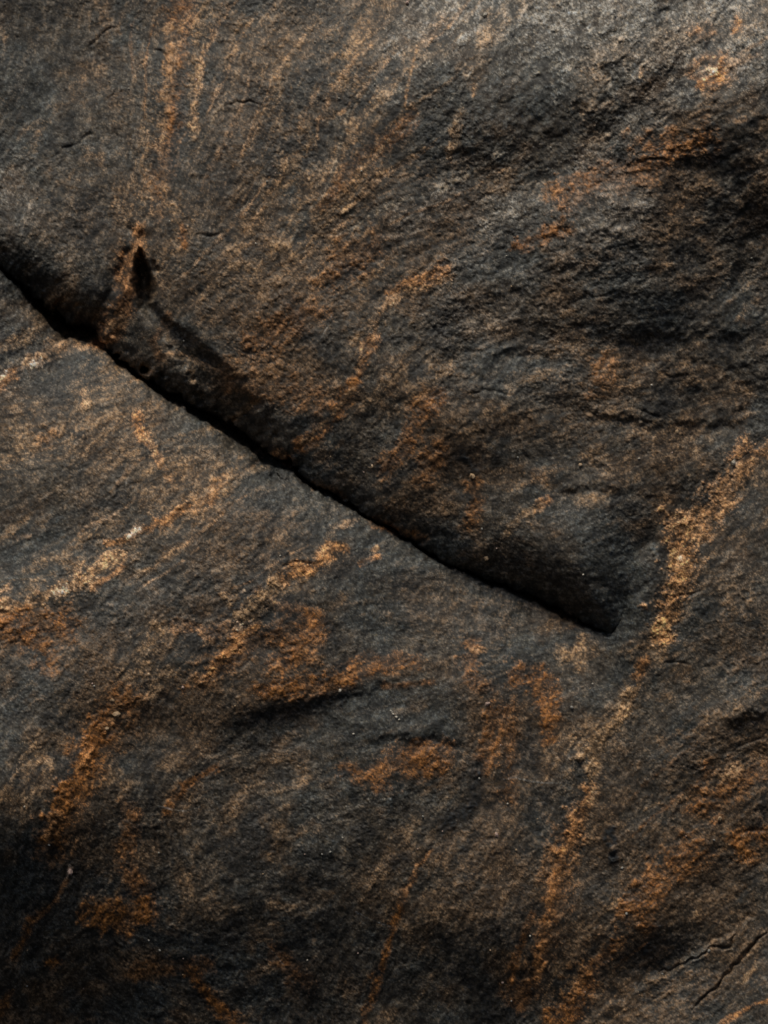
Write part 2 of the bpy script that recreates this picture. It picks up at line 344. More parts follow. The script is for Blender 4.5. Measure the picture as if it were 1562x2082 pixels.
# broad tints first
for c, p, w, s in [(BLUE, [(900, 150), (1100, 180), (1200, 120)], 90, .7), (BLUE, [(600, 40), (500, 220), (480, 330)], 60, .5), (BLUE, [(40, 420), (90, 520)], 60, .6), (BLUE, [(30, 600), (90, 690)], 40, .5),
                   (BLUE, [(640, 1000), (760, 1090), (860, 1140)], 40, .4), (BLUE, [(220, 1010), (120, 1060), (20, 1100)], 45, .5), (BLUE, [(300, 1180), (200, 1230), (420, 1190)], 45, .5), (BLUE, [(980, 500), (1080, 540), (1180, 480)], 60, .5),
                   (BLUE, [(1310, 1130), (1290, 1230), (1250, 1290)], 28, .8), (BLUE, [(650, 1430), (760, 1415), (950, 1400)], 30, .6), (BLUE, [(1500, 1420), (1562, 1400)], 40, .8), (BLUE, [(1190, 1560), (1160, 1590)], 26, .5), (BLUE, [(1220, 1400), (1170, 1440)], 30, .5),
                   (BLUE, [(830, 430), (980, 380)], 40, .3), (BLUE, [(1000, 330), (960, 250)], 30, .6), (BLUE, [(1180, 1080), (1280, 1100)], 26, .4), (BLUE, [(560, 860), (640, 800)], 40, .3), (BLUE, [(1440, 1240), (1500, 1180)], 50, .5),
                   (BROWN, [(700, 0), (500, 150), (450, 420)], 90, .4), (BROWN, [(900, 430), (700, 560), (500, 600)], 90, .6), (BROWN, [(560, 640), (520, 700), (600, 760)], 60, .7), (BROWN, [(1150, 640), (900, 640)], 60, .3), (BROWN, [(880, 830), (900, 950), (840, 1010)], 60, .6),
                   (BROWN, [(1350, 330), (1200, 480)], 70, .5), (BROWN, [(1230, 790), (1150, 830)], 60, .5), (BROWN, [(420, 1050), (560, 1100)], 60, .5), (BROWN, [(850, 1220), (1000, 1260)], 50, .5), (BROWN, [(1480, 1290), (1560, 1330)], 60, .6),
                   (BROWN, [(1000, 1420), (1020, 1600), (980, 1760)], 60, .6), (BROWN, [(1180, 1780), (960, 1830)], 90, .4), (BROWN, [(1240, 1560), (1400, 1560)], 60, .4), (BROWN, [(1500, 1550), (1420, 1760), (1240, 1980)], 110, .8), (BROWN, [(200, 1450), (420, 1420), (560, 1380)], 70, .7),
                   (BROWN, [(400, 1250), (560, 1340)], 60, .5), (BROWN, [(0, 1300), (200, 1300)], 60, .7), (BROWN, [(1562, 1950), (1300, 2082)], 50, .6), (OCHRE, [(0, 900), (220, 800), (260, 760)], 50, .35), (OCHRE, [(560, 80), (640, 60)], 60, .2),
                   (OCHRE, [(190, 420), (120, 470)], 60, .2), (OCHRE, [(1460, 1180), (1562, 1250)], 40, .25), (OCHRE, [(160, 1000), (420, 960)], 50, .2), (OCHRE, [(540, 570), (740, 500)], 36, .25)]:
    A(c, p, w, s)
GREY_SHEEN = (0.175, 0.160, 0.138)  # pale weathered tint, brightened to paint in the sheen, mostly at upper right
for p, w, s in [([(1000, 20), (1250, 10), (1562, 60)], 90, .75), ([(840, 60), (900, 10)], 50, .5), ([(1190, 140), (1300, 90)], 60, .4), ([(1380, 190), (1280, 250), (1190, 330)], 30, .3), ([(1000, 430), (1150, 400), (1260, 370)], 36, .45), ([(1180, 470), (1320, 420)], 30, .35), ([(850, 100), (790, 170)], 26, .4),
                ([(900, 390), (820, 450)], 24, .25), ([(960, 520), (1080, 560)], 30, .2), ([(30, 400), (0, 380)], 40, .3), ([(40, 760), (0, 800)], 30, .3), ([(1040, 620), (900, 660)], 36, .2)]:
    A(GREY_SHEEN, p, w, s)
# the rest: thin to bold
for c, p, w, s in [(RUST, [(372, -60), (372, 0), (362, 110), (348, 200), (335, 300), (322, 430)], 22, .5), (OCHRE, [(420, 0), (405, 60), (400, 200), (392, 265)], 12, .6), (OCHRE, [(352, 60), (340, 200), (300, 330), (305, 410)], 14, .45), (TAN, [(334, 285), (328, 318)], 11, .7),
                   (TAN, [(398, 235), (396, 262)], 7, .5), (OCHRE, [(330, 340), (345, 430)], 10, .5), (OCHRE, [(290, 440), (340, 425), (370, 445)], 16, .45), (TAN, [(308, 400), (306, 435)], 4, .7),
                   (OCHRE, [(820, -60), (745, 60), (690, 160), (640, 235), (600, 300)], [16, 20, 22, 18, 12], .55), (TAN, [(580, 320), (572, 358), (545, 395), (530, 430), (500, 470)], 5, .55), (OCHRE, [(600, 300), (575, 360), (530, 425), (470, 500)], 16, .4),
                   (OCHRE, [(850, 100), (780, 180), (720, 260), (640, 380), (600, 430)], 14, .45), (TAN, [(850, 90), (832, 160), (822, 215)], 3, .6), (TAN, [(790, 120), (740, 180), (690, 230)], 4, .5), (TAN, [(900, 40), (860, 90)], 12, .3),
                   (RUST, [(830, 240), (770, 290), (700, 370), (660, 420)], 20, .5), (OCHRE, [(1000, 30), (985, 100), (960, 180)], 14, .45), (TAN, [(964, 178), (960, 195)], 5, .8), (OCHRE, [(930, 240), (915, 310)], 12, .6), (TAN, [(915, 300), (912, 325)], 7, .5),
                   (OCHRE, [(1100, -40), (1040, 20), (1000, 80)], 16, .35), (OCHRE, [(1562, 30), (1400, 70), (1200, 130)], 26, .3), (TAN, [(1562, 75), (1500, 110)], 5, .3), (ORANGE, [(1500, 45), (1492, 55)], 10, .7), (ORANGE, [(1440, 55), (1420, 70)], 14, .5),
                   (ORANGE, [(1450, 140), (1420, 165)], [26, 20], .9), (PALE, [(1448, 132), (1425, 148)], 10, .55), (TAN, [(1480, 130), (1540, 110)], 8, .4), (TAN, [(1304, 140), (1303, 152)], 4, .9), (OCHRE, [(1220, 160), (1180, 210), (1190, 150)], 16, .4),
                   (ORANGE, [(1420, 278), (1395, 290)], 16, .5), (ORANGE, [(1365, 255), (1350, 300), (1340, 320)], 14, .5), (RUST, [(1420, 285), (1330, 310), (1250, 350), (1150, 400)], 32, .6), (TAN, [(1510, 240), (1480, 243)], 8, .3), (TAN, [(1392, 410), (1360, 435)], 5, .7),
                   (RUST, [(1150, 460), (1100, 480), (1050, 490)], 16, .7), (OCHRE, [(1240, 210), (1180, 215)], 12, .4), (OCHRE, [(1180, 250), (1220, 280)], 16, .3), (OCHRE, [(1120, 380), (980, 370)], 22, .3), (RUST, [(1210, 350), (1120, 390)], 16, .5),
                   (ORANGE, [(900, 540), (870, 565), (800, 590)], 13, .55), (TAN, [(920, 560), (860, 585), (790, 605)], 6, .4), (TAN, [(806, 602), (795, 612)], 7, .9), (TAN, [(790, 605), (768, 650), (762, 690)], 4, .5), (ORANGE, [(760, 690), (735, 740), (720, 775)], 11, .55), (TAN, [(740, 700), (722, 760)], 4, .7),
                   (RUST, [(720, 780), (680, 850), (640, 890), (610, 905)], 14, .7), (OCHRE, [(720, 790), (660, 860), (620, 900)], 5, .6), (OCHRE, [(740, 480), (700, 520), (660, 570)], 16, .5), (RUST, [(760, 500), (680, 560)], 28, .5), (OCHRE, [(790, 530), (720, 590)], 10, .4), (OCHRE, [(580, 500), (470, 560), (430, 600)], 18, .35),
                   (RUST, [(880, 800), (860, 850), (820, 920), (780, 950)], 18, .7), (ORANGE, [(835, 880), (795, 925)], 7, .5), (RUST, [(640, 640), (560, 680), (500, 700)], 26, .4), (RUST, [(900, 900), (870, 960)], 26, .5), (OCHRE, [(905, 745), (860, 790), (870, 730)], 14, .3),
                   (OCHRE, [(1040, 780), (1130, 760)], 14, .3), (RUST, [(1240, 740), (1220, 790)], 22, .4), (RUST, [(970, 990), (960, 1060)], 14, .6), (ORANGE, [(1120, 1015), (1095, 1035)], 9, .5), (OCHRE, [(1100, 1030), (1040, 1070), (1010, 1100)], 9, .5), (OCHRE, [(1240, 1030), (1130, 1000)], 10, .3), (TAN, [(1090, 960), (1110, 975)], 8, .3),
                   (RUST, [(760, 1055), (800, 1075), (860, 1090)], 10, .7), (ORANGE, [(560, 915), (590, 935)], 10, .6), (RUST, [(640, 985), (700, 1010)], 8, .3),
                   (OCHRE, [(110, 620), (40, 700), (0, 710)], 16, .5), (TAN, [(180, 703), (110, 712), (60, 735)], [8, 16, 12], .55), (PALE, [(82, 738), (70, 745)], 7, .8), (PALE, [(12, 755), (4, 770)], 5, .8), (ORANGE, [(30, 760), (0, 785)], 12, .6), (OCHRE, [(200, 715), (240, 742)], 12, .4),
                   (OCHRE, [(225, 750), (170, 800), (100, 880), (0, 940)], 22, .4), (TAN, [(165, 800), (168, 825)], 6, .6), (ORANGE, [(282, 850), (290, 880), (305, 910)], 11, .75), (TAN, [(300, 895), (318, 925)], 10, .7), (ORANGE, [(318, 930), (345, 975)], 9, .5), (ORANGE, [(100, 880), (90, 895)], 14, .4), (OCHRE, [(360, 940), (310, 985)], 18, .4),
                   (ORANGE, [(455, 975), (440, 990), (430, 1020)], 9, .8), (TAN, [(462, 968), (450, 980)], 5, .8), (RUST, [(430, 1015), (400, 1030)], 12, .5), (OCHRE, [(540, 950), (480, 965)], 8, .4), (OCHRE, [(560, 1050), (500, 1060)], 10, .1), (TAN, [(725, 1057), (700, 1070)], 6, .4), (ORANGE, [(770, 1130), (735, 1145)], 6, .6), (TAN, [(768, 1113), (760, 1118)], 4, .7),
                   (OCHRE, [(700, 1060), (660, 1100), (668, 1160)], 6, .3), (RUST, [(520, 1200), (560, 1230), (640, 1250)], 14, .3), (RUST, [(640, 1270), (600, 1330), (560, 1350)], 26, .65), (ORANGE, [(570, 1335), (550, 1345)], 12, .4), (ORANGE, [(650, 1300), (630, 1340)], 12, .4),
                   (RUST, [(0, 1265), (60, 1285), (130, 1270)], 26, .85), (RUST, [(30, 1300), (100, 1340)], 24, .5), (OCHRE, [(60, 1230), (120, 1300)], 10, .3), (OCHRE, [(60, 1040), (20, 1080), (0, 1100)], 10, .5), (TAN, [(60, 1090), (30, 1095)], 6, .3), (OCHRE, [(240, 1060), (180, 1100), (60, 1160)], 12, .5),
                   (OCHRE, [(370, 1110), (300, 1160), (250, 1180)], 8, .35), (ORANGE, [(250, 1150), (190, 1190)], 7, .7), (TAN, [(20, 1195), (0, 1205)], 7, .6),
                   (OCHRE, [(330, 1280), (300, 1320), (280, 1360)], [16, 24, 20], .6), (OCHRE, [(350, 1365), (320, 1400), (280, 1430)], 14, .5), (ORANGE, [(380, 1395), (370, 1405)], 8, .7), (ORANGE, [(235, 1412), (228, 1425)], 9, .6), (TAN, [(430, 1305), (415, 1312), (400, 1290)], 8, .5), (ORANGE, [(455, 1280), (410, 1290), (360, 1270)], 12, .3),
                   (RUST, [(260, 1430), (210, 1480), (170, 1530)], 26, .7), (OCHRE, [(245, 1445), (238, 1462)], 10, .6), (OCHRE, [(225, 1480), (215, 1485)], 7, .7), (OCHRE, [(90, 1540), (60, 1560), (40, 1610)], 22, .6), (TAN, [(95, 1538), (80, 1552)], 5, .4), (OCHRE, [(20, 1610), (0, 1615)], 12, .5),
                   (OCHRE, [(240, 1575), (225, 1590)], 10, .5), (RUST, [(440, 1560), (380, 1600), (340, 1650)], 9, .7), (RUST, [(265, 1650), (262, 1740), (278, 1800), (300, 1850)], 18, .6), (RUST, [(300, 1850), (230, 1880), (190, 1870)], 26, .9), (ORANGE, [(260, 1880), (230, 1885)], 12, .35),
                   (RUST, [(110, 1830), (60, 1870), (30, 1940)], 8, .7), (PALE, [(145, 1768), (136, 1782)], 6, .35), (ORANGE, [(135, 1790), (95, 1850), (60, 1880)], 5, .5), (RUST, [(20, 2020), (0, 2060)], 9, 1.0), (RUST, [(380, 1960), (400, 2000), (450, 2060), (500, 2100)], 14, .9), (RUST, [(560, 1940), (620, 2000)], 18, .5), (RUST, [(110, 1950), (100, 1955)], 12, .8), (RUST, [(280, 1980), (420, 1960)], 16, .5),
                   (ORANGE, [(880, 1728), (850, 1760), (825, 1810), (812, 1850)], [3, 5, 7, 8], .6), (RUST, [(812, 1850), (790, 1910), (760, 2000), (740, 2082)], 8, .8), (OCHRE, [(840, 1660), (830, 1700)], 6, .4),
                   (RUST, [(540, 1402), (650, 1392), (700, 1372), (760, 1352), (850, 1340)], [16, 22, 22, 16, 10], .85), (ORANGE, [(655, 1385), (700, 1372), (740, 1355)], 8, .45), (RUST, [(880, 1385), (780, 1395)], 6, .5), (RUST, [(1050, 1370), (1100, 1400), (1130, 1450), (1120, 1500)], [22, 26, 20, 14], .8), (ORANGE, [(1095, 1395), (1120, 1410)], 10, .3), (RUST, [(1000, 1400), (960, 1380)], 14, .4),
                   (RUST, [(960, 1310), (955, 1350)], 16, .6), (TAN, [(985, 1325), (955, 1322)], 5, .4), (OCHRE, [(1190, 1310), (1160, 1350), (1150, 1320)], [18, 22, 14], .75), (TAN, [(1185, 1308), (1175, 1318)], 8, .4), (RUST, [(1010, 1440), (990, 1560)], 18, .6), (RUST, [(1040, 1440), (1030, 1620)], 16, .4), (RUST, [(700, 1560), (760, 1580), (840, 1550), (900, 1560)], [14, 28, 30, 22], .7), (ORANGE, [(800, 1570), (770, 1575)], 10, .3), (RUST, [(840, 1540), (900, 1530)], 26, .6),
                   (BLACK, [(972, 1560), (966, 1630), (940, 1660), (900, 1680)], 14, .8), (BLACK, [(1246, 1690), (1244, 1770)], 11, .95), (BLACK, [(830, 1740), (805, 1760)], 12, .6), (BLACK, [(300, 1440), (340, 1430)], 18, .3), (BLACK, [(560, 1450), (620, 1432), (700, 1412)], 14, .55), (BLACK, [(945, 925), (965, 950)], 20, .8), (BLACK, [(1330, 1900), (1310, 1925)], 20, .8), (BLACK, [(1000, 2030), (980, 2070)], 20, .7), (BLACK, [(650, 265), (655, 210), (700, 200)], 12, .6), (BLACK, [(590, 620), (640, 700)], 16, .4), (BLACK, [(800, 1480), (540, 1530)], 12, .2),
                   (RUST, [(1562, 1560), (1490, 1580), (1440, 1620)], 26, .5), (OCHRE, [(1562, 1530), (1480, 1570), (1400, 1620)], 12, .5), (TAN, [(1495, 1562), (1480, 1570)], 7, .6), (ORANGE, [(1462, 1662), (1448, 1672)], 7, .8), (TAN, [(1412, 1610), (1405, 1620)], 6, .7), (RUST, [(1550, 1690), (1500, 1710), (1520, 1730)], 20, .8), (ORANGE, [(1395, 1725), (1370, 1745)], 7, .7), (TAN, [(1480, 1720), (1465, 1730)], 5, .6), (ORANGE, [(1320, 1775), (1345, 1795)], 10, .8), (OCHRE, [(1260, 1830), (1230, 1850)], 5, .4),
                   (RUST, [(1400, 1740), (1330, 1800), (1290, 1870)], 34, .7), (OCHRE, [(1420, 1850), (1400, 1880)], 10, .5), (RUST, [(1250, 1920), (1190, 1980), (1150, 2060), (1120, 2100)], [16, 18, 22, 26], .8), (ORANGE, [(1190, 1970), (1160, 2030)], 6, .5), (ORANGE, [(1110, 1880), (1108, 1930), (1090, 1990)], 9, .6), (RUST, [(1080, 1860), (1060, 1920), (1040, 1990)], 8, .6), (ORANGE, [(1562, 2035), (1520, 2050), (1470, 2078)], 5, .7), (OCHRE, [(1540, 1960), (1510, 2000)], 5, .6), (RUST, [(1440, 1560), (1410, 1640)], 12, .6), (OCHRE, [(1562, 1400), (1450, 1460)], 9, .3),
                   (OCHRE, [(285, 470), (300, 500)], 12, .6), (RUST, [(372, 460), (378, 500)], 6, .8), (RUST, [(345, 640), (310, 690), (330, 740)], 8, .3), (OCHRE, [(390, 780), (385, 740)], 8, .5), (RUST, [(500, 760), (640, 800)], 36, .35), (OCHRE, [(560, 760), (480, 750)], 20, .25)]:
    A(c, p, w, s)
# long fine striations that follow the grain of the rock
rs = random.Random(5)
def striate(x, y, length, c, w, st, sgn):
    pts = [(x, y)]; dx = dy = None
    for k in range(int(length / 24)):
        i = int(np.clip((x - X0) / STEP, 0, NX - 1)); j = int(np.clip((y - Y0) / STEP, 0, NY - 1))
        ux, uy = float(UX[j, i]), float(UY[j, i])
        if dx is None: dx, dy = (0.0, 1.0) if sgn else (1.0, 0.0)
        if ux * dx + uy * dy < 0: ux, uy = -ux, -uy
        dx, dy = ux, uy
        x += ux * 24; y += uy * 24; pts.append((x, y))
    n_ = len(pts)
    streak(c, pts, [max(1.6, w * math.sin(math.pi * (k + 0.6) / (n_ + 0.4))) for k in range(n_)], st, rag=1.4)
for k in range(46):
    x = rs.uniform(420, 1050); y = rs.uniform(-40, 360)
    striate(x, y, rs.uniform(160, 420), rs.choice([OCHRE, TAN, OCHRE, (0.20, 0.17, 0.13)]), rs.uniform(2.2, 7), rs.uniform(.22, .5), True)
for k in range(6):
    striate(rs.uniform(300, 410), rs.uniform(-40, 200), rs.uniform(120, 300), rs.choice([OCHRE, TAN, RUST]), rs.uniform(2.2, 6), rs.uniform(.2, .45), True)
for k in range(22):
    striate(rs.uniform(-60, 480), rs.uniform(760, 1230), rs.uniform(120, 300), rs.choice([OCHRE, TAN, BLUE]), rs.uniform(2.2, 6), rs.uniform(.2, .45), False)
for k in range(16):
    striate(rs.uniform(1150, 1500), rs.uniform(1480, 2050), rs.uniform(100, 260), rs.choice([OCHRE, RUST, BLACK]), rs.uniform(2.2, 7), rs.uniform(.2, .5), True)
# hair-thin pale scratches on the dark lower rock
for p, w, s in [([(320, 1638), (350, 1646), (380, 1648), (405, 1640)], 1.4, .45), ([(1020, 1586), (1048, 1580), (1075, 1586), (1100, 1592), (1140, 1593)], 1.3, .5), ([(700, 1640), (740, 1632), (800, 1622)], 1.2, .45), ([(725, 1855), (760, 1872), (795, 1885)], 1.3, .5),
                ([(510, 1905), (530, 1920), (550, 1930), (575, 1960)], 1.0, .35), ([(1165, 1720), (1190, 1690), (1200, 1680)], 1.2, .3), ([(770, 1990), (790, 1998), (815, 1992)], 1.1, .35), ([(85, 1900), (100, 1910), (120, 1912)], 1.1, .35), ([(840, 1900), (900, 1930), (880, 1960), (840, 1950)], 1.0, .3), ([(1400, 1900), (1440, 1925)], 1.1, .3),
                ([(1000, 80), (940, 180), (905, 215)], 1.3, .3), ([(650, 690), (668, 660), (674, 640)], 1.0, .4), ([(1100, 20), (1160, 25), (1240, 22)], 1.5, .4), ([(1260, 60), (1220, 90), (1180, 110)], 1.4, .4), ([(1180, 140), (1240, 120), (1300, 60)], 1.4, .3), ([(200, 610), (215, 616), (225, 622)], 1.0, .5), ([(640, 1660), (700, 1690), (680, 1720)], 1.0, .3), ([(1430, 1560), (1400, 1580)], 1.0, .3)]:
    A((0.22, 0.21, 0.19), p, w, s, rag=2.5)

for c, p, w, s in [(OCHRE, [(1562, 930), (1450, 1020), (1380, 1090), (1370, 1200), (1340, 1310), (1290, 1400), (1210, 1520), (1170, 1680), (1130, 1780)], 26, .45), (ORANGE, [(1146, 1725), (1130, 1775), (1118, 1840), (1105, 1900), (1090, 1990)], 8, .5),
                   (ORANGE, [(1300, 1385), (1285, 1420)], 7, .5), (RUST, [(1150, 1700), (1120, 1900), (1060, 2040)], 26, .5), (RUST, [(230, 1480), (160, 1600), (110, 1720)], 34, .6), (OCHRE, [(0, 1235), (120, 1200), (240, 1130), (300, 1075), (400, 1030), (470, 975)], 22, .4), (OCHRE, [(690, 1120), (560, 1190), (480, 1290), (420, 1360)], 24, .35),
                   (RUST, [(420, 1360), (520, 1290), (640, 1270)], 26, .4)]:
    A(c, p, w, s)
# the bold veins: parts of their own
veins = [("u", (0.25, 0.118, 0.048), [(292, 482), (282, 510), (268, 540), (258, 575), (240, 615), (222, 650), (204, 690)], [14, 17, 19, 21, 24, 24, 14], .7, "rust-orange crusted rib beside the black notch"),
         ("l", (0.31, 0.162, 0.074), [(1562, 915), (1520, 930), (1480, 985), (1445, 1030), (1410, 1062), (1372, 1085)], [12, 16, 26, 34, 30, 22], .7, "broad tan vein rising to the right-hand edge"),
         ("l", (0.37, 0.188, 0.080), [(1378, 1095), (1384, 1140), (1372, 1190), (1355, 1225), (1352, 1285)], [26, 32, 28, 22, 20], .85, "knobbly tan crust right of the crack tip"),
         ("l", ORANGE, [(1312, 1345), (1296, 1375)], [12, 10], .7, "small orange patch below the crack tip"),
         ("l", OCHRE, [(1300, 1390), (1270, 1440), (1245, 1475), (1215, 1510), (1200, 1560), (1192, 1600)], [6, 10, 12, 16, 13, 12], .85, None),
         ("l", ORANGE, [(1190, 1610), (1172, 1650), (1162, 1690), (1148, 1725)], [16, 19, 16, 10], .6, "orange vein swelling low in the dark rock"),
         ("l", TAN, [(0, 1228), (55, 1240), (90, 1215), (140, 1200), (175, 1165), (215, 1135), (245, 1125)], [9, 9, 12, 18, 12, 14, 12], .7, "pale tan vein running in from the left edge"),
         ("l", ORANGE, [(215, 1105), (265, 1088), (310, 1072), (350, 1050), (385, 1030)], [6, 9, 12, 9, 7], .65, "thin orange vein with a whitish middle"),
         ("l", ORANGE, [(700, 1118), (670, 1120), (640, 1145), (600, 1165), (570, 1185)], [10, 18, 12, 13, 9], .75, None),
         ("l", OCHRE, [(565, 1185), (530, 1205), (500, 1235), (470, 1245)], [10, 16, 20, 14], .85, "ochre crumbly vein on the lower slab"),
         ("l", ORANGE, [(520, 1262), (495, 1278), (470, 1310), (440, 1340), (425, 1358)], [10, 15, 14, 12, 9], .75, "orange vein with a whitish knob"),
         ("l", RUST, [(200, 1510), (178, 1545), (150, 1590), (125, 1640), (112, 1690), (120, 1735)], [20, 28, 24, 20, 20, 9], .95, "deep rust vein in the dark lower left")]
for k, (side, c, p, w, s, lab) in enumerate(veins):
    A(c, p, w, s, solid=k + 1)
for c, p, w, s in [(PALE, [(282, 1078), (268, 1084)], 9, .7), (PALE, [(508, 1262), (485, 1272)], [6, 9], .85), (PALE, [(130, 1198), (112, 1208)], 9, .5), (TAN, [(240, 1125), (200, 1135)], 8, .4), (TAN, [(1400, 1040), (1350, 1090)], 9, .3), (TAN, [(1388, 1130), (1380, 1150)], 10, .4), (PALE, [(1384, 1132), (1384, 1138)], 4, .5),
                   (ORANGE, [(1362, 1215), (1352, 1240)], 16, .35), (TAN, [(670, 1110), (650, 1125)], 8, .35), (TAN, [(560, 1225), (545, 1235)], 4, .7), (TAN, [(490, 1230), (480, 1240)], 4, .7), (PALE, [(495, 1200), (490, 1204)], 3, .6), (ORANGE, [(178, 1530), (155, 1575)], [18, 10], .3), (OCHRE, [(120, 1660), (105, 1690)], 12, .35), (TAN, [(1215, 1615), (1200, 1622)], 8, .5),
                   (TAN, [(1280, 1440), (1262, 1460)], 4, .6), (OCHRE, [(240, 645), (225, 655)], 12, .5), (TAN, [(1540, 935), (1500, 950)], 5, .5), (PALE, [(1496, 940), (1490, 945)], 4, .8), (OCHRE, [(1300, 1620), (1170, 1640)], 5, .1), (RUST, [(60, 1240), (0, 1262)], 10, .8)]:
    A(c, p, w, s)

# mineral speckle: every grain is a little lighter or darker, ochre or grey
warm = col[..., 0] / (col[..., 2] + 0.02)
lum = np.exp(0.56 * spk + 0.14 * g_mid + 0.16 * n_d + 0.05 * g_big)
col *= np.clip(lum, 0.3, 3.2)[..., None]
s2 = norm(vnoise(5, seed=66) + 0.9 * rng.standard_normal((NY, NX)).astype(np.float32))
col[..., 0] *= 1 + 0.05 * s2; col[..., 2] *= 1 - 0.07 * s2
spark = (norm(vnoise(4, seed=67) + rng.standard_normal((NY, NX)).astype(np.float32)) > 3.4)
col[spark] = col[spark] * 0.5 + np.array((0.16, 0.15, 0.13), np.float32)
col = np.clip(col, 0.004, 0.8)

# ------------------------------------------------------------------ assemble heights (metres towards the camera)
HH = Hm + Hs * 1.0 + groove + Hn + relief
# beyond the frame the rock rounds away backwards
ox = np.maximum(np.maximum(-PX - 120, PX - W - 120), 0); oy = np.maximum(np.maximum(-PY - 120, PY - H - 120), 0)
edge = np.sqrt(ox * ox + oy * oy)
fall = 0.34 * (1 - np.sqrt(np.clip(1 - (edge / 330) ** 2, 0.0, 1)))
HH = HH - fall
DEEP = 0.11
R = R * (1 - sstep(60, 140, d)) + 70 * sstep(60, 140, d)
t = np.clip(du / R, 0, 1)
drop = 0.95 * R * S * (1 - np.sqrt(np.clip(1 - (1 - t) ** 2, 0, 1)))
crease = 0.020 * (1 - np.exp(-(np.maximum(d, 0) / 75.0) ** 1.7)) * np.exp(-np.clip((PX - 1330) / 120, 0, 6)) * sstep(1080, 1260, PX)
below = np.maximum(-du, 0)
UPP = HH - G * drop + crease - G * np.minimum(below * 0.012, DEEP) - (1 - G) * (0.0004 * below)
rec = 0.012 + 0.12 * R * S
LOW = HH - G * (rec * (0.45 * np.exp(np.minimum(d, 0) / 14.0) + 0.55 * np.exp(np.minimum(d, 0) / 90.0)) + (0.95 * R * S) * sstep(-2.5, 4, d) + 0.0015 * np.maximum(d, 0))
LOW -= (1 - G) * 0.0004 * np.maximum(d, 0) * 1.0

# ------------------------------------------------------------------ materials
def rock_material(name, spec, rough_lo, rough_hi):
    m = bpy.data.materials.new(name); m.use_nodes = True
    n = m.node_tree.nodes; l = m.node_tree.links
    b = n["Principled BSDF"]
    at = n.new("ShaderNodeAttribute"); at.attribute_name = "mineral"
    tc = n.new("ShaderNodeTexCoord")
    no = n.new("ShaderNodeTexNoise"); no.inputs["Scale"].default_value = 900; no.inputs["Detail"].default_value = 5; no.inputs["Roughness"].default_value = .7
    l.new(tc.outputs["Object"], no.inputs["Vector"])
    mr = n.new("ShaderNodeMapRange"); mr.inputs[1].default_value = .3; mr.inputs[2].default_value = .7; mr.inputs[3].default_value = .55; mr.inputs[4].default_value = 1.5
    l.new(no.outputs["Fac"], mr.inputs[0])
    mx = n.new("ShaderNodeMix"); mx.data_type = 'RGBA'; mx.blend_type = 'MULTIPLY'; mx.inputs[0].default_value = 1
    l.new(at.outputs["Color"], mx.inputs[6]); l.new(mr.outputs[0], mx.inputs[7])
    l.new(mx.outputs[2], b.inputs["Base Color"])
    n2 = n.new("ShaderNodeTexNoise"); n2.inputs["Scale"].default_value = 1300; n2.inputs["Detail"].default_value = 3
    l.new(tc.outputs["Object"], n2.inputs["Vector"])
    m2 = n.new("ShaderNodeMapRange"); m2.inputs[1].default_value = .35; m2.inputs[2].default_value = .65; m2.inputs[3].default_value = rough_lo; m2.inputs[4].default_value = rough_hi
    l.new(n2.outputs["Fac"], m2.inputs[0]); l.new(m2.outputs[0], b.inputs["Roughness"])
    bp = n.new("ShaderNodeBump"); bp.inputs["Strength"].default_value = 0.6; bp.inputs["Distance"].default_value = 0.0004
    l.new(n2.outputs["Fac"], bp.inputs["Height"]); l.new(bp.outputs[0], b.inputs["Normal"])
    b.inputs["Specular IOR Level"].default_value = spec
    return m
M_rock = rock_material("weathered_rock", 0.4, 0.45, 0.8)
M_vein = rock_material("mineral_crust", 0.25, 0.55, 0.9)

# ------------------------------------------------------------------ meshes
def axis(lo, hi, vis_lo, vis_hi):
    a = list(np.arange(vis_lo, vis_hi + 0.1, STEP))
    x = vis_lo; s = STEP; left = []
    while x > lo:
        s = min(s * 1.25, 12); x -= s; left.append(max(x, lo))
    x = vis_hi; s = STEP; right = []
    while x < hi:
        s = min(s * 1.25, 12); x += s; right.append(min(x, hi))
    return np.array(left[::-1] + a + right)
ax_x = axis(X0 + 2, X1 - 2, -30, W + 30); ax_y = axis(Y0 + 2, Y1 - 2, -30, H + 30)
MX, MY = np.meshgrid(ax_x, ax_y)
mcol = bil(col, MX, MY); mU = bil(UPP, MX, MY); mL = bil(LOW, MX, MY); md = bil(d, MX, MY); mdu = bil(du, MX, MY); mG = bil(G, MX, MY)
vi = vein_id[np.clip(((MY - Y0) / STEP).round().astype(int), 0, NY - 1), np.clip(((MX - X0) / STEP).round().astype(int), 0, NX - 1)]
mws = bil(wedge_side, MX, MY)

def to_world(px, py, h):
    k = (D - h) / D
    return (px - W / 2) * S * k, -h, (H / 2 - py) * S * k

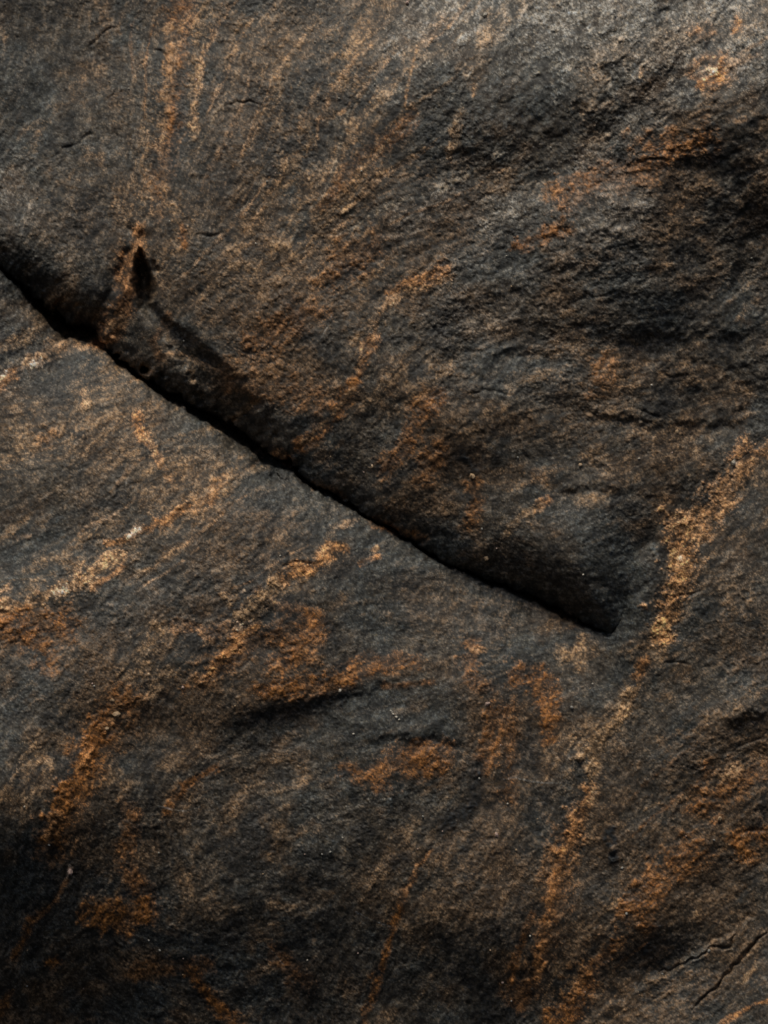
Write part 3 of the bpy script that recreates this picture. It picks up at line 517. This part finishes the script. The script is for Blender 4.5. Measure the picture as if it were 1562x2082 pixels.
def corner(m): return m[:-1, :-1]
def grid_mesh(name, hmap, fmask, mat, parent):
    ny, nx = hmap.shape
    fy, fx = np.nonzero(fmask)
    if len(fy) == 0: return None
    v0 = fy * nx + fx
    quads = np.stack([v0, v0 + nx, v0 + nx + 1, v0 + 1], 1)
    used, inv = np.unique(quads, return_inverse=True)
    inv = inv.reshape(-1).astype(np.int32)
    x, y, z = to_world(MX.ravel()[used], MY.ravel()[used], hmap.ravel()[used])
    me = bpy.data.meshes.new(name)
    me.vertices.add(len(used)); me.vertices.foreach_set("co", np.stack([x, y, z], 1).astype(np.float32).ravel())
    nf = len(fy)
    me.loops.add(nf * 4); me.loops.foreach_set("vertex_index", inv)
    me.polygons.add(nf); me.polygons.foreach_set("loop_start", np.arange(0, nf * 4, 4, dtype=np.int32))
    me.update(calc_edges=True)
    me.polygons.foreach_set("use_smooth", np.ones(nf, bool))
    ca_ = me.color_attributes.new("mineral", 'FLOAT_COLOR', 'POINT')
    c4 = np.ones((len(used), 4), np.float32); c4[:, :3] = mcol.reshape(-1, 3)[used]
    ca_.data.foreach_set("color", c4.ravel())
    me.materials.append(mat)
    o = bpy.data.objects.new(name, me)
    sc.collection.objects.link(o)
    o.parent = parent
    return o

rock = bpy.data.objects.new("rock_face", None)
sc.collection.objects.link(rock)
rock["label"] = "dark weathered rock face with rusty orange veins, split by one long diagonal crack"
rock["category"] = "rock"

md_c = np.maximum(np.maximum(md[:-1, :-1], md[1:, 1:]), np.maximum(md[1:, :-1], md[:-1, 1:]))
md_n = np.minimum(np.minimum(md[:-1, :-1], md[1:, 1:]), np.minimum(md[1:, :-1], md[:-1, 1:]))
mdu_c = np.maximum(np.maximum(mdu[:-1, :-1], mdu[1:, 1:]), np.maximum(mdu[1:, :-1], mdu[:-1, 1:]))
upper_f = mdu_c > -14
lower_f = md_n < 70
vc = corner(vi)
# the wedge: between the gully and the crack, below the notch
wx, wy = corner(MX), corner(MY)
wedge_poly = [(p[0], p[1]) for p in notch[3:]] + [(530, 950), (440, 880), (370, 840), (300, 800), (240, 750), (215, 730), (236, 662), (262, 615)]
def inside(poly, x, y):
    r = np.zeros(x.shape, bool); n = len(poly)
    for i in range(n):
        x0, y0 = poly[i]; x1, y1 = poly[(i + 1) % n]
        if y0 == y1: continue
        c = ((y0 > y) != (y1 > y)) & (x < (x1 - x0) * (y - y0) / (y1 - y0) + x0)
        r ^= c
    return r
nzx = bil(5 * n_c, MX, MY)[:-1, :-1]
wedge_f = inside(wedge_poly, wx + nzx, wy - nzx) & upper_f
plate_poly = [(1180, 2090), (1260, 2032), (1330, 1990), (1400, 1952), (1480, 1907), (1562, 1852), (1800, 1700), (1800, 2400), (1000, 2400)]
plate_f = inside(plate_poly, wx + nzx, wy + nzx) & lower_f & (wy < H + 120) & (wx < W + 120)
taken_u = np.zeros(upper_f.shape, bool); taken_l = taken_u.copy()
for k, (side, c, p, w, s, lab) in enumerate(veins):
    f = vc == k + 1
    if side == "u":
        f &= upper_f & (md_n > 4); taken_u |= f; hm = mU
    else:
        f &= lower_f & (md_c < -1) ; taken_l |= f; hm = mL
    o = grid_mesh("mineral_vein", hm, f, M_vein, rock)
    if o and lab: o["label"] = lab
w_o = grid_mesh("wedge", mU, wedge_f & ~taken_u, M_rock, rock)
if w_o: w_o["label"] = "dark wedge of rock caught between gully and crack"
p_o = grid_mesh("corner_plate", mL, plate_f & ~taken_l, M_rock, rock)
if p_o: p_o["label"] = "smooth plate with a forked black crack"
grid_mesh("upper_block", mU, upper_f & ~taken_u & ~wedge_f, M_rock, rock)
grid_mesh("lower_slab", mL, lower_f & ~taken_l & ~plate_f, M_rock, rock)

# solid rock behind, closing the crack: a rounded mass
nxk, nyk = 41, 49
vs, fs = [], []
for side in (0, 1):
    for j in range(nyk):
        for i in range(nxk):
            u = -1 + 2 * i / (nxk - 1); v = -1 + 2 * j / (nyk - 1)
            x = u * 0.55; z = v * 0.68
            r = max(0.0, 1 - max(abs(u), abs(v)) ** 6)
            hgt = (0.42 + 0.01 * math.sin(9 * u + 3) * math.cos(7 * v)) - 0.31 * math.sqrt(r)
            if side: hgt = 0.42 + 0.30 * math.sqrt(r)
            vs.append((x, hgt, z))
for side in (0, 1):
    o_ = side * nxk * nyk
    for j in range(nyk - 1):
        for i in range(nxk - 1):
            q_ = (o_ + j * nxk + i, o_ + j * nxk + i + 1, o_ + (j + 1) * nxk + i + 1, o_ + (j + 1) * nxk + i)
            fs.append(q_ if side == 0 else q_[::-1])
me = bpy.data.meshes.new("inner_rock"); me.from_pydata(vs, [], fs); me.update()
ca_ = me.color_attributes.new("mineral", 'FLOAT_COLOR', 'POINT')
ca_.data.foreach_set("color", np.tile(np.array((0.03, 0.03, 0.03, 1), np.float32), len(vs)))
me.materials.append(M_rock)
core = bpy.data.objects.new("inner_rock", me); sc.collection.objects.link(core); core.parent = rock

# ------------------------------------------------------------------ loose sand grains lodged on the face
def grain_mat(name, c):
    m = bpy.data.materials.new(name); m.use_nodes = True
    n = m.node_tree.nodes; l = m.node_tree.links; b = n["Principled BSDF"]
    no = n.new("ShaderNodeTexNoise"); no.inputs["Scale"].default_value = 700
    tc = n.new("ShaderNodeTexCoord"); l.new(tc.outputs["Object"], no.inputs["Vector"])
    cr = n.new("ShaderNodeValToRGB"); cr.color_ramp.elements[0].position = .35; cr.color_ramp.elements[1].position = .65
    cr.color_ramp.elements[0].color = (c[0] * .5, c[1] * .45, c[2] * .4, 1); cr.color_ramp.elements[1].color = (*c, 1)
    l.new(no.outputs["Fac"], cr.inputs[0]); l.new(cr.outputs[0], b.inputs["Base Color"])
    b.inputs["Roughness"].default_value = .5
    return m
GM = {'w': grain_mat("white_quartz", (.62, .58, .50)), 't': grain_mat("tan_grit", (.48, .34, .21)), 'p': grain_mat("pinkish_grit", (.55, .40, .34)), 'g': grain_mat("grey_grit", (.34, .33, .30))}
ico = [(0, 0, -1), (.7236, -.5257, -.4472), (-.2764, -.8506, -.4472), (-.8944, 0, -.4472), (-.2764, .8506, -.4472), (.7236, .5257, -.4472), (.2764, -.8506, .4472), (-.7236, -.5257, .4472), (-.7236, .5257, .4472), (.2764, .8506, .4472), (.8944, 0, .4472), (0, 0, 1)]
icf = [(0, 1, 2), (1, 0, 5), (0, 2, 3), (0, 3, 4), (0, 4, 5), (1, 5, 10), (2, 1, 6), (3, 2, 7), (4, 3, 8), (5, 4, 9), (1, 10, 6), (2, 6, 7), (3, 7, 8), (4, 8, 9), (5, 9, 10), (6, 10, 11), (7, 6, 11), (8, 7, 11), (9, 8, 11), (10, 9, 11)]
gmesh = {}
for kind in GM:
    for q_ in range(3):
        r_ = random.Random(hash((kind == 'w', kind == 't', q_)) & 255)
        v_ = [tuple(c * r_.uniform(.7, 1.15) for c in p) for p in ico]
        gme = bpy.data.meshes.new("sand_grain"); gme.from_pydata(v_, [], icf); gme.materials.append(GM[kind]); gme.update()
        gmesh[(kind, q_)] = gme
mapU, mapL = UPP, LOW
def grain(x, y, r, kind, label):
    dd_ = float(bil(d, np.array([x]), np.array([y]))[0])
    h = float(bil(UPP if dd_ > 0 else LOW, np.array([float(x)]), np.array([float(y)]))[0])
    rr = random.Random(int(x * 7 + y * 13))
    o = bpy.data.objects.new("sand_grain", gmesh[(kind, rr.randrange(3))])
    X, Y, Z = to_world(x, y, h + r * S * 0.35)
    o.location = (X, Y, Z)
    o.scale = (r * S * rr.uniform(.85, 1.3), r * S * .8, r * S * rr.uniform(.8, 1.1))
    o.rotation_euler = (rr.random() * 3, rr.random() * 3, rr.random() * 3)
    sc.collection.objects.link(o)
    o["label"] = label; o["category"] = "sand grain"; o["group"] = "pale sand grains lodged on the rock"
big = [(962, 969, 7.5, 't', "largest tan grain, below the black pit in the middle of the upper block"), (987, 30, 5.5, 'w', "white grain near the top edge, right of the middle"), (828, 6, 5, 'p', "pinkish white grain touching the top edge"),
       (989, 1135, 6, 't', "tan grain above the crack, on the bulge left of the crack tip"), (399, 162, 3, 'p', "pinkish grain in the vertical rust streak at upper left"), (991, 1431, 6, 'p', "pinkish tan grain under the rust patch below the crack"), (1163, 1438, 4.5, 'g', "grey grain left of the ochre vein, below the crack tip"),
       (1010, 1697, 5, 'p', "lone pinkish grain in the dark lower middle"), (692, 1404, 4, 'w', "white grain on the lip of the dark ledge"), (1377, 878, 5, 't', "pale tan grain high on the right, above the tan vein"), (1325, 783, 3.5, 'w', "white grain in the rough band at right"), (1492, 942, 6, 'w', "whitish grain on the tan vein near the right edge"),
       (374, 693, 2.6, 'w', "bright white grain in the dark gully beside the wedge"), (757, 948, 4, 't', "tan grain on the upper block just above the crack"), (1299, 52, 3.2, 'w', "white grain in the bright rough area at upper right"), (1442, 1933, 3.4, 'g', "grey grain beside the forked crack"), (1274, 1858, 4.5, 'g', "grey grain in the rusty lower right"),
       (1022, 1903 + 95, 3.5, 'p', "pinkish grain low down near the bottom edge"), (735, 348, 3, 'w', "white grain on the streaked slope at upper middle"), (556, 338, 2.6, 'p', "pinkish grain beside the thin tan streak at upper left"), (76, 404, 3, 't', "cream grain near the left edge above the crack"), (303, 1371, 4, 't', "cream grain in the ochre patch on the lower slab")]
for g_ in big: grain(*g_)
for x, y, r, kd, lb in [(143, 1773, 8.5, 'p', "dull pinkish pebble in the black lower left, heading a thin rust streak"), (237, 1452, 8, 't', "larger of two ochre pebbles in the rusty stain at lower left"), (218, 1482, 5.5, 't', "smaller ochre pebble just below the larger one in the rusty stain"),
                        (228, 1424, 5, 't', "ochre pebble above the pair in the rusty stain"), (914, 304, 6, 't', "tan pebble in the rough grey rock at upper middle"), (916, 322, 4.5, 't', "small tan pebble right under another in the rough grey rock"), (372, 1398, 4.5, 'p', "pinkish pebble on the lower slab left of the dark gash"),
                        (1464, 1664, 5.5, 't', "orange-tan pebble in the rusty ground near the right edge"), (1180, 945, 4, 't', "tan pebble on the smooth upper block, high above the crack tip")]:
    grain(x, y, r, kd, lb)
row = iter(["topmost", "second", "middle", "lowest but one", "smallest, left-hand"])
for x, y, r in [(795, 1445, 2.4), (800, 1452, 2.8), (806, 1458, 3.2), (812, 1463, 2.4), (797, 1448, 1.8)]:
    grain(x, y, r, 'w', next(row) + " of the short row of white grains under the dark gash")
small = [(50, 1640), (70, 2078), (55, 2005), (170, 2010), (100, 1718), (56, 1932), (325, 1932), (373, 1949), (303, 1912), (372, 1982), (655, 1737), (620, 1737), (697, 1703), (535, 1777), (672, 1732), (728, 1938), (625, 1952), (480, 1661), (323, 1734), (556, 1593), (719, 1492), (478, 1435),
         (975, 1583), (1018, 1515), (1032, 1634), (1093, 1665), (1265, 1765), (850, 1726), (1078, 1903), (997, 1932), (1347, 1980), (1190, 2017), (1040, 2035), (1050, 1728), (1452, 1708), (1395, 1700),
         (570, 1130), (672, 928), (690, 200), (740, 960), (1030, 520), (1040, 582), (1528, 525), (1283, 372), (520, 495), (700, 395), (543, 369), (560, 352), (345, 450), (452, 12), (640, 85), (232, 162), (262, 180), (222, 166), (980, 1075), (1010, 1115), (1186, 1168), (1094, 1040), (1053, 930), (1367, 920), (1300, 932),
         (768, 178), (762, 172), (960, 1380), (1205, 1390), (1200, 1400), (192, 1395), (188, 1390), (240, 1450), (410, 1388), (860, 1660), (900, 1690), (880, 130), (905, 60), (1120, 300), (1380, 90)]
def area(x, y):
    if float(bil(d, np.array([float(x)]), np.array([float(y)]))[0]) > 0:
        v = "near the top edge" if y < 140 else "in the streaked upper part" if y < 450 else "well above the crack" if y < 800 else "just above the crack"
    else:
        v = "below the crack" if y < 1450 else "in the dark lower part" if y < 1780 else "near the dark bottom edge"
    return v + (" at left" if x < 420 else " left of centre" if x < 780 else " right of centre" if x < 1150 else " at right")
groups = {}
for i, (x, y) in enumerate(small): groups.setdefault(area(x, y), []).append((x, y, i))
words = ["first", "second", "third", "fourth", "fifth", "sixth", "seventh", "eighth", "ninth", "tenth", "eleventh", "twelfth", "thirteenth"]
for v, members in groups.items():
    members.sort()
    for n_, (x, y, i) in enumerate(members):
        kind = 'wtgp'[(i * 5) % 4]
        cn = {'w': "white", 't': "tan", 'g': "grey", 'p': "pinkish"}[kind]
        lb = f"tiny {cn} grain {v}" + ("" if len(members) == 1 else f", {words[n_]} from left")
        grain(x, y, [2.6, 2.0, 3.0, 1.9][i % 4], kind, lb)
